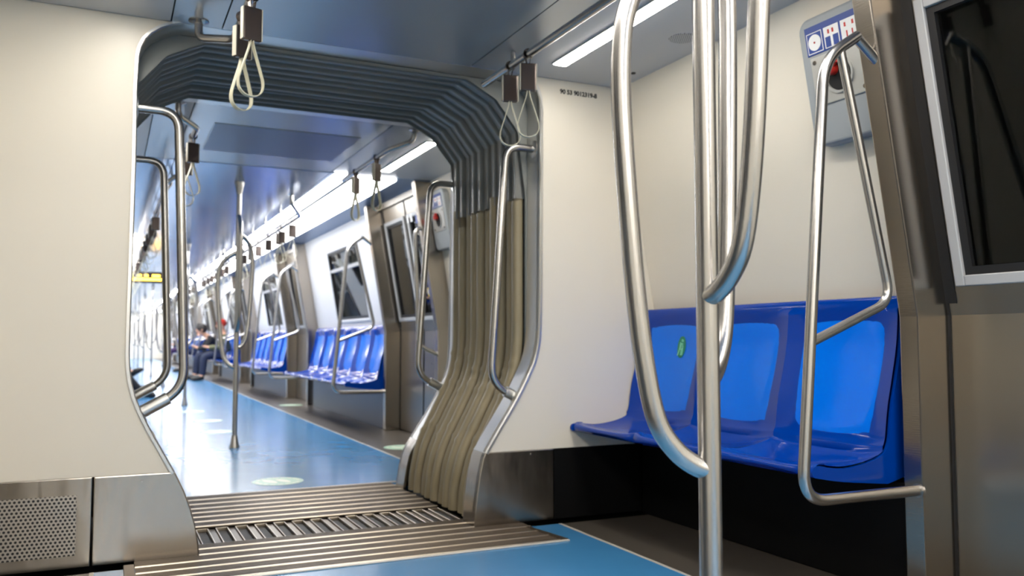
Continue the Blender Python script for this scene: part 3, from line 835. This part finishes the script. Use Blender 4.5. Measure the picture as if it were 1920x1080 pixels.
# ------------------------------------------------------------------ gangway handrails
def gang_rail(pts_r, label):
    o = (XC, YM, 0); t = thing('gangway_handrail', o, label, 'handrail')
    y = 3.775
    P = [(x, y, z) for x, z in pts_r]
    MB(o).tube(fillet(P, [0.085, 0.095], 8), 0.0192, 16).build('tube', M['tube'], t, smooth=True)
    a, b = Vector(P[-1]), Vector(P[-2]); d = (b - a).normalized()
    MB(o).tube([a - d * .01, a + d * 0.115], 0.0262, 18).build('socket', M['alu'], t, smooth=True)
    MB(o).lathe([(0.044, 0.0), (0.044, 0.003), (0.030, 0.006)], a, d, 20).build('lower_flange', M['alu'], t, smooth=True)
    d2 = (Vector(P[1]) - Vector(P[0])).normalized()
    MB(o).lathe([(0.044, 0.0), (0.044, 0.003), (0.030, 0.006)], P[0], d2, 20).build('upper_flange', M['alu'], t, smooth=True)
    return t
gr = gang_rail([(1.913, 1.838), (1.758, 1.838), (1.681, 0.655), (1.858, 0.572)][:1] + [(1.760, 1.838), (1.680, 0.665), (1.860, 0.575)], 'tall steel handrail on the right side of the gangway opening')
gl = gang_rail([(0.081, 1.832), (0.243, 1.832), (0.290, 0.672), (0.128, 0.583)], 'tall steel handrail on the left side of the gangway, nearer of two')
c = spin(copy_tree(gr)); c['label'] = 'tall steel handrail on the far right jamb of the gangway'
c = spin(copy_tree(gl)); c['label'] = 'steel handrail on the left side of the gangway, farther of two'

# ------------------------------------------------------------------ hanging straps
def make_strap():
    t = thing('hanging_strap', (0, 0, 0), '', 'strap')
    ring = [(0.021 * math.cos(a), 0, 0.021 * math.sin(a)) for a in [-PI / 2 + 0.5 + (2 * PI - 1.0) * i / 16 for i in range(17)]]
    MB().ribbon([(0.006, 0, -0.045)] + ring + [(-0.006, 0, -0.045)], (0, 1, 0), 0.024, 0.003).build('band', M['sleeve'], t)
    MB().box(-0.033, 0.033, -0.012, 0.012, -0.160, -0.040).build('sleeve', M['sleeve'], t, bevel=0.005)
    for x in (-0.0345, 0.0345): MB().box(x - 0.002, x + 0.002, -0.0115, 0.0115, -0.157, -0.043).build('sleeve_edge', M['sleeve_edge'], t, bevel=0.001)
    L = [(0.004, 0, -0.155), (0.008, 0, -0.18), (0.022, 0, -0.225), (0.038, 0, -0.275), (0.045, 0, -0.305), (0.041, 0, -0.332), (0.024, 0, -0.350), (0, 0, -0.356)]
    L = L + [(-x, y, z) for x, y, z in L[::-1][1:]]
    MB().ribbon(spline(L, 4), (0, 1, 0), 0.019, 0.0035).build('loop', M['loop'], t, smooth=True)
    return t
RZ = 2.088
RR, RL = 1.58, 0.425
st = make_strap(); st.location = (RL, 3.25, RZ); st.rotation_euler = (0, 0, 0.5)
tag(st, 'cream loop strap hanging from the left ceiling rail, farther of the pair', 'strap')
dup(st, (RL, 3.02, RZ - .008), 0.25, 'cream loop strap hanging from the left ceiling rail, nearer of the pair')
dup(st, (RR, 3.345, RZ), -0.25, 'dark sleeved strap at the cut end of the right ceiling rail, left of the pair')
dup(st, (RR, 3.165, RZ), -0.35, 'dark sleeved strap on the right ceiling rail, right of the pair')
dup(st, (RR, 5.42, RZ), 0.65, 'strap hanging beyond the gangway under the short far lamp, right of two')
dup(st, (RR, 5.95, RZ), 0.7, 'strap hanging beyond the gangway under the short far lamp, left of two')
dup(st, (RL, 5.32, RZ), 0.3, 'dark strap behind the left gangway handrail, nearer of two')
dup(st, (RL, 5.75, RZ), -0.3, 'dark strap behind the left gangway handrail, farther of two')
for s, x in ((1, RR), (-1, 2 * XC - RR)):
    for i in range(5):
        y0_ = 7.72 + 5.03 * i
        for j, dy_ in enumerate((0.55, 1.1, 1.25, 1.9, 2.6, 3.2, 3.75, 4.1)):
            if i > 3 and j > 4: continue
            dup(st, (x, y0_ + dy_, RZ - 0.06), random.uniform(-.4, .4), 'strap hanging from the far ' + ('right' if s > 0 else 'left') + ' ceiling rail in the distance', 'far straps on the ' + ('right' if s > 0 else 'left'))

# ------------------------------------------------------------------ ceiling handrails
def crail(pts, rad, label, flanges, group=None):
    o = pts[0]; t = thing('ceiling_handrail', o, label, 'handrail', group)
    MB(o).tube(fillet(pts, rad, 7), 0.0168, 14).build('tube', M['tube'], t, smooth=True)
    for f in flanges:
        MB(o).lathe([(0.040, 0), (0.040, 0.004), (0.020, 0.012)], f, (0, 0, -1), 20).build('flange', M['tube'], t, smooth=True)
    return t
sup = lambda x, y, dx: None
def hanger(t, o, x, y, xt):
    MB(o).tube(fillet([(xt, y, ZC - .004), (xt, y, 2.13), (x, y, RZ)], 0.03, 5), 0.011, 10).build('hanger', M['tube'], t, smooth=True)
t = crail([(0.302, 3.645, ZC), (0.302, 3.64, 2.115), (0.425, 3.50, RZ - .006), (0.425, 1.9, RZ - .006)], [0.05, 0.035], 'steel ceiling handrail with bent end above the cream left panel', [(0.302, 3.645, ZC)])
hanger(t, (0.302, 3.645, ZC), 0.425, 2.1, 0.36)
t = crail([(RR, 3.63, RZ), (RR, 2.8, RZ), (RR, 1.9, RZ)], [0.01], 'straight steel ceiling handrail with open cut end on the right', [])
o_ = (RR, 3.63, RZ)
hanger(t, o_, RR, 3.42, 1.63); hanger(t, o_, RR, 2.3, 1.63)
crail([(1.70, 4.99, ZC), (1.69, 5.0, 2.12), (RR, 5.16, RZ), (RR, 6.30, RZ)], [0.05, 0.05], 'short steel ceiling handrail over the straps right beyond the gangway', [(1.70, 4.99, ZC)])
crail([(0.315, 4.95, ZC), (0.315, 4.955, 2.115), (RL, 5.10, RZ), (RL, 6.20, RZ)], [0.05, 0.035], 'short steel ceiling handrail on the left beyond the gangway', [(0.315, 4.95, ZC)])
for s in (1, -1):
    for i in range(6):
        y0_ = (7.70 if s > 0 else 6.40) + 5.03 * i; x = XC + s * (RR - XC); xt = XC + s * 0.49; z = RZ - 0.06; y1_ = (7.70 if s > 0 else 6.40) + 5.03 * (i + 1) - 0.15
        pts = [(xt, y0_, ZC), (xt, y0_, 2.10), (x, y0_ + .22, z), (x, y1_, z)]
        first = i == 0
        t = crail(pts, [0.06, 0.06], ('first' if first else 'distant') + ' long ceiling handrail of the far car on the ' + ('right' if s > 0 else 'left'), [(xt, y0_, ZC)], None if first else 'distant ceiling handrails on the ' + ('right' if s > 0 else 'left'))
        for q in (0.85, 1.75, 2.65, 3.55, 4.4):
            MB(pts[0]).tube([(xt + s * 0.05, y0_ + q, ZC - .004), (xt + s * 0.06, y0_ + q, 2.12), (x, y0_ + q, z)], 0.011, 8).build('hanger', M['tube'], t, smooth=True)

# ------------------------------------------------------------------ ceiling fittings
def vent(y0, label):
    o = (XC, y0, ZC); t = thing('ceiling_vent', o, label, 'vent')
    MB(o).box(0.552, 1.445, y0, y0 + 0.79, ZC - 0.004, ZC + 0.002).build('perforated_sheet', M['vent'], t)
    f = MB(o)
    for a, b, c_, d in ((0.546, 0.552, y0 - .006, y0 + .796), (1.445, 1.451, y0 - .006, y0 + .796), (0.552, 1.445, y0 - .006, y0), (0.552, 1.445, y0 + .79, y0 + .796)): f.box(a, b, c_, d, ZC - .003, ZC + .002)
    f.build('frame', M['ceil'], t)
vent(5.345, 'dark perforated air vent in the ceiling beyond the gangway')
o = (2.23, 2.955, ZC)
t = thing('ceiling_speaker', o, 'round perforated speaker grille in the ceiling above the seats', 'speaker')
MB(o).lathe([(0.062, 0), (0.060, 0.002)], o, (0, 0, -1), 28).build('perforated_disc', M['speaker'], t)
o = (2.302, 3.454, ZC)
cap_ = MB(o).lathe([(0.014, 0), (0.013, 0.004), (0.006, 0.006)], o, (0, 0, -1), 16).build('ceiling_plug', M['black'], smooth=True)
tag(cap_, 'small black round plug in the ceiling near the end wall', 'plug')

# LED sign
o = (0.56, 15.0, ZC)
t = thing('display_sign', o, 'hanging amber dot display far down the car on the left', 'display')
MB(o).box(0.16, 0.80, 15.0, 15.10, 1.81, 1.99).build('housing', M['thr_dark'], t, bevel=0.01)
MB(o).box(0.20, 0.76, 14.994, 15.0, 1.845, 1.885).build('lit_row', M['amber'], t)
mb = MB(o)
for a, b in ((0.30, 0.46), (0.50, 0.56), (0.62, 0.74)): mb.box(a, b, 14.994, 15.0, 1.905, 1.945)
mb.build('lit_letters', M['amber'], t)
for x in (0.3, 0.82): MB(o).tube([(x, 15.05, 2.0), (x, 15.05, ZC)], 0.012, 8).build('hanger', M['tube'], t, smooth=True)

# ------------------------------------------------------------------ emergency door release on the side wall
def release_box():
    t = thing('door_release_box', (0, 0, 0), '', 'control box')
    def P(y, z, off): return (hx(z, off), y, z)
    # rounded housing
    y0_, y1_, z0, z1, r = -0.17, 0.17, 1.61, 2.085, 0.05
    poly = []
    for cy, cz, a0 in ((y1_ - r, z1 - r, 0), (y0_ + r, z1 - r, PI / 2), (y0_ + r, z0 + r, PI), (y1_ - r, z0 + r, 1.5 * PI)):
        for k in range(7):
            a = a0 + PI / 2 * k / 6; poly.append((cy + r * math.cos(a), cz + r * math.sin(a)))
    MB().prism(poly, 0.0, 0.055, lambda y, z, t_: P(y, z, t_)).build('housing', M['box'], t, bevel=0.012, seg=3)
    def rect(nm, m, y0, y1, z0, z1, o0, o1, par=None, bev=0):
        return MB().prism([(y0, z0), (y1, z0), (y1, z1), (y0, z1)], o0, o1, lambda y, z, t_: P(y, z, t_)).build(nm, m, par or t, bevel=bev)
    # seen from the aisle the far end (+y) is on the left
    pl = rect('label_plate', M['sign_blue'], -0.115, 0.135, 1.945, 2.050, .055, .0575)
    for a, b in ((0.055, 0.128), (-0.025, 0.045), (-0.108, -0.035)):
        rect('pictogram', M['sign_white'], a, b, 1.950, 2.026, .0575, .0585, pl)
    rect('blue_field', M['sign_blue'], 0.058, 0.125, 1.953, 2.023, .0585, .0590, pl)
    p = Vector(P(0.0915, 1.988, .059)); nrm = Vector((-1, 0, -.175)).normalized()
    MB().lathe([(0.030, 0), (0.030, .001)], p, nrm, 24).build('white_dial', M['sign_white'], pl)
    MB().lathe([(0.004, 0), (0.004, .002)], p, nrm, 10).build('red_mark', M['red'], pl)
    for a, b in ((0.016, 0.040), (-0.021, 0.004)): rect('blue_bar', M['sign_blue'], a, b, 1.953, 1.990, .0585, .0592, pl)
    for a in (0.022, 0.002, -0.055, -0.09):
        rect('red_mark', M['red'], a - .004, a + .004, 2.000, 2.015, .0585, .0592, pl)
    for a in (-0.06, -0.085): rect('red_mark', M['red'], a - .003, a + .003, 1.957, 1.985, .0585, .0592, pl)
    kp = rect('knob_plate', M['box_plate'], -0.125, 0.125, 1.755, 1.935, .055, .060, None, .003)
    for a, b in ((-0.105, 1.915), (0.105, 1.915), (-0.105, 1.775), (0.105, 1.775)):
        MB().lathe([(0.009, 0), (0.008, .003)], P(a, b, .060), nrm, 12).build('screw', M['steel'], kp, smooth=True)
    c0 = Vector(P(0.0, 1.845, .060))
    MB().lathe([(0.066, 0), (0.066, .006), (0.058, .006), (0.056, -.015)], c0, nrm, 28).build('knob_rim', M['box_plate'], kp, smooth=True)
    MB().lathe([(0.056, 0), (0.054, .002)], c0, nrm, 28).build('knob_recess', M['void'], kp)
    kn = MB().lathe([(0.022, 0), (0.022, .028), (0.017, .034)], c0 + Vector((0, 0.02, 0.025)), nrm, 20).build('knob', M['red'], kp, smooth=True)
    mb = MB(); mb.tube([c0 + Vector((-.02, 0.035, 0.01)), c0 + Vector((-.03, -0.01, 0.045))], 0.012, 10); mb.build('knob_handle', M['red'], kp, smooth=True)
    return t
rb = release_box(); rb.location = (XC, 2.235, 0)
tag(rb, 'grey door release box with red knob behind the large grab frame', 'control box')
dup(rb, (XC, 6.40, 0), 0, 'grey door release box behind the far right gangway handrail')

# ------------------------------------------------------------------ floor stickers
def sticker(x, y, label, group=None, fancy=True, r=0.155):
    o = (x, y, 0); t = thing('floor_sticker', o, label, 'sticker', group)
    MB(o).lathe([(r, 0.0006), (r, 0.0014)], o, (0, 0, 1), 40).build('disc', M['stick'], t)
    for dx, an in ((-0.045, 0.35), (0.035, 0.35)):
        pts = []
        for k in range(20):
            a = 2 * PI * k / 20; px = 0.030 * math.cos(a) * (1 + 0.25 * math.sin(a)); py = 0.075 * math.sin(a)
            pts.append((x + dx + px * math.cos(an) - py * math.sin(an), y + px * math.sin(an) + py * math.cos(an)))
        MB(o).prism(pts, 0.0014, 0.0020, lambda p, q, t_: (p, q, t_)).build('footprint', M['stick_w'], t)
    mb = MB(o)
    for k in range(18):
        if k % 9 == 8: continue
        a0 = 2 * PI * k / 18; a1 = a0 + 0.24
        mb.ribbon([(x + 0.128 * math.cos(a), y + 0.128 * math.sin(a), 0.0016) for a in (a0, (a0 + a1) / 2, a1)], (0, 0, 1), 0.0010, 0.018)
    mb.build('print_ring', M['stick_w'], t)
sticker(0.975, 5.44, 'round pale green footprint sticker on the blue floor just past the gangway')
sticker(2.20, 6.72, 'pale green sticker on the brown strip before the first far door')
sticker(0.965, 8.60, 'pale sticker in the far aisle, nearest of three beyond the pole')
sticker(1.00, 9.80, 'pale sticker in the far aisle, middle of three beyond the pole')
sticker(0.95, 11.15, 'pale sticker in the far aisle, farthest of three beyond the pole')
sticker(2.25, 11.70, 'pale green sticker on the brown strip before the second far door')

# ------------------------------------------------------------------ passengers
def skin_mesh(name, chains, material, parent, o, sub=2):
    """chains: lists of (x, y, z, radius); chain starts at an existing point share it"""
    verts, edges, rad = [], [], []
    idx = {}
    for ch in chains:
        prev = None
        for (x, y, z, r) in ch:
            key = (round(x, 4), round(y, 4), round(z, 4))
            if key not in idx:
                idx[key] = len(verts); verts.append((x, y, z)); rad.append(r)
            i = idx[key]
            if prev is not None and prev != i: edges.append((prev, i))
            prev = i
    me = bpy.data.meshes.new(name); me.from_pydata(verts, edges, [])
    ob = bpy.data.objects.new(name, me); C.objects.link(ob)
    ob.modifiers.new('skin', 'SKIN'); ob.modifiers.new('sub', 'SUBSURF').levels = sub; ob.modifiers['sub'].render_levels = sub
    for i, r in enumerate(rad): me.skin_vertices[0].data[i].radius = (r, r)
    me.skin_vertices[0].data[0].use_root = True
    me.materials.append(material); ob.modifiers['skin'].use_smooth_shade = True
    ob.parent = parent
    return ob
def ball(mb, c, rx, ry, rz, n=14, m=9):
    rows = []
    for i in range(m + 1):
        a = -PI / 2 + PI * i / m
        rows.append([(c[0] + rx * math.cos(a) * math.cos(2 * PI * k / n), c[1] + ry * math.cos(a) * math.sin(2 * PI * k / n), c[2] + rz * math.sin(a)) for k in range(n + 1)])
    return mb.grid(rows)
def person(loc, rot, label, top, legs, hat=None, lean=0.0, cross=False, stretch=0.0, turn=0.0, phone=True):
    """seated, local +x forward (into the aisle), origin on the floor under the hips"""
    t = thing('person', loc, label, 'person', None, rot)
    hz = 0.57; sx = lean
    neck = (0.02 + 0.30 * sx, 0, 1.05 - 0.10 * sx); head = (0.06 + 0.42 * sx, 0, 1.20 - 0.14 * sx)
    kn = 0.44; ft = 0.50 + stretch
    body = [[(0, 0, hz, .13), (0.02 + .1 * sx, 0, 0.72, .125), (0.01 + .22 * sx, 0, 0.90, .13), (*neck, .055), (head[0] - .02, 0, head[2] - .06, .06), (*head, .090), (head[0] + .005, 0, head[2] + .085, .070)]]
    hands = []
    for s in (-1, 1):
        sh = (0.0 + .24 * sx, s * 0.16, 0.94 - .05 * sx, .062); el = (0.12 + .26 * sx, s * 0.23, 0.72 - .05 * sx, .047); wr = (0.34 + .14 * sx, s * 0.08, 0.72 - 0.03 * sx, .032); hd = (0.40 + .14 * sx, s * 0.05, 0.73, .036)
        body.append([body[0][2], sh, el, wr, hd]); hands.append(hd)
        for f in range(4):
            a = (f - 1.5) * 0.018
            body.append([hd, (hd[0] + .04, hd[1] + a, hd[2] + .015, .010), (hd[0] + .065, hd[1] + a * .9 - s * .008, hd[2] + .03 - .004 * f, .008)])
        body.append([hd, (hd[0] + .01, hd[1] - s * .035, hd[2] + .02, .010), (hd[0] + .03, hd[1] - s * .045, hd[2] + .035, .009)])
        if cross and s > 0:
            k_ = (kn - 0.02, 0.06, 0.65, .07); a_ = (kn + 0.22, -0.06, 0.33, .045); f_ = (kn + 0.36, -0.09, 0.37, .04)
        else:
            k_ = (kn, s * 0.13, 0.54, .07); a_ = (ft - .02, s * 0.14, 0.10, .045); f_ = (ft + .14, s * 0.16, 0.045, .04)
        body.append([body[0][0], (0.10, s * 0.10, hz, .095), k_, a_, f_])
    skin_mesh('body', body, M['skin'], t, loc)
    jac = [[(0, 0, hz + .02, .155), (0.02 + .1 * sx, 0, 0.72, .16), (0.01 + .22 * sx, 0, 0.90, .155), (neck[0], 0, neck[2] - .04, .075)]]
    for ch in body[1:]:
        if len(ch) == 5 and ch[0] == body[0][2]:
            jac.append([jac[0][2]] + [(x, y, z, r + .02) for x, y, z, r in ch[1:4]])
    skin_mesh('jacket', jac, top, t, loc)
    tr = []
    for ch in body[1:]:
        if len(ch) == 5 and ch[0] == body[0][0]: tr.append([(0, 0, hz, .15)] + [(x, y, z, r + .014) for x, y, z, r in ch[1:4]])
    skin_mesh('trousers', tr, legs, t, loc)
    for ch in body[1:]:
        if len(ch) == 5 and ch[0] == body[0][0]:
            a_, f_ = Vector(ch[3][:3]), Vector(ch[4][:3]); d = (f_ - a_); 
            mb = MB(); mb.tube([a_ + Vector((-.03, 0, -.035)), a_ + Vector((0.02, 0, -.03)), a_.lerp(f_, .6) + Vector((0, 0, -.005)), f_, f_ + d.normalized() * .06], [.045, .056, .052, .046, .022], 12)
            mb.build('shoe', M['shoe'], t, smooth=True)
    mb = MB()
    if hat: ball(mb, (head[0] - .012, 0, head[2] + .065), .108, .098, .095)
    else: ball(mb, (head[0] - .025, 0, head[2] + .045), .108, .100, .115)
    mb.build('knit_hat' if hat else 'hair', hat or M['hair'], t, smooth=True)
    mb = MB(); mb.prism([(head[0] + .085, -.012), (head[0] + .118, 0), (head[0] + .085, .012)], head[2] - .02, head[2] + .02, lambda p, q, z: (p, q, z)); mb.build('nose', M['skin'], t, bevel=.004)
    mb = MB()
    for s in (-1, 1): ball(mb, (head[0] + .082, s * .032, head[2] + .025), .010, .012, .008, 8, 6)
    mb.build('eyes', M['hair'], t, smooth=True)
    mb = MB(); ball(mb, (head[0] + .085, 0, head[2] - .045), .010, .022, .006, 8, 6); mb.build('mouth', M['redcloth'], t, smooth=True)
    mb = MB()
    for s in (-1, 1): ball(mb, (head[0] - .005, s * .093, head[2] + .005), .018, .008, .028, 8, 6)
    mb.build('ears', M['skin'], t, smooth=True)
    return t
xr = XC + 1.36
person((xr - 0.06, 20.35, 0), PI, 'person in black jacket leaning forward on the right bench far down the car', M['dark_cloth'], M['navy'], lean=0.75)
person((xr, 19.55, 0), PI, 'person in red knit hat and olive jacket seated on the right bench', M['olive'], M['navy'], hat=M['redcloth'], lean=0.1)
person((xr, 30.6, 0), PI, 'person in plum trousers on a distant right bench', M['dark_cloth'], M['purple'])
person((xr, 25.3, 0), PI, 'person in pale blue jacket on a distant right bench', M['bluecloth'], M['navy'])
xl = XC - 1.33
person((xl, 14.25, 0), 0, 'person on the left bench with black shoe stretched into the aisle', M['dark_cloth'], M['dark_cloth'], stretch=0.34)
person((xl + .05, 15.85, 0), 0, 'person on the left bench with crossed legs and raised black shoe', M['dark_cloth'], M['dark_cloth'], cross=True, stretch=0.25)

# ------------------------------------------------------------------ world and view
w = bpy.data.worlds.new('world'); bpy.context.scene.world = w; w.use_nodes = True
w.node_tree.nodes['Background'].inputs[0].default_value = (0.01, 0.011, 0.012, 1); w.node_tree.nodes['Background'].inputs[1].default_value = 0.3
sc = bpy.context.scene
sc.view_settings.view_transform = 'Standard'; sc.view_settings.look = 'None'
sc.view_settings.exposure = 1.7; sc.view_settings.gamma = 1.0; sc.view_settings.use_curve_mapping = False
try:
    sc.cycles.use_denoising = True; sc.cycles.max_bounces = 10; sc.cycles.diffuse_bounces = 5; sc.cycles.glossy_bounces = 5
    sc.cycles.caustics_reflective = False; sc.cycles.caustics_refractive = False; sc.cycles.sample_clamp_indirect = 8.0
except Exception: pass
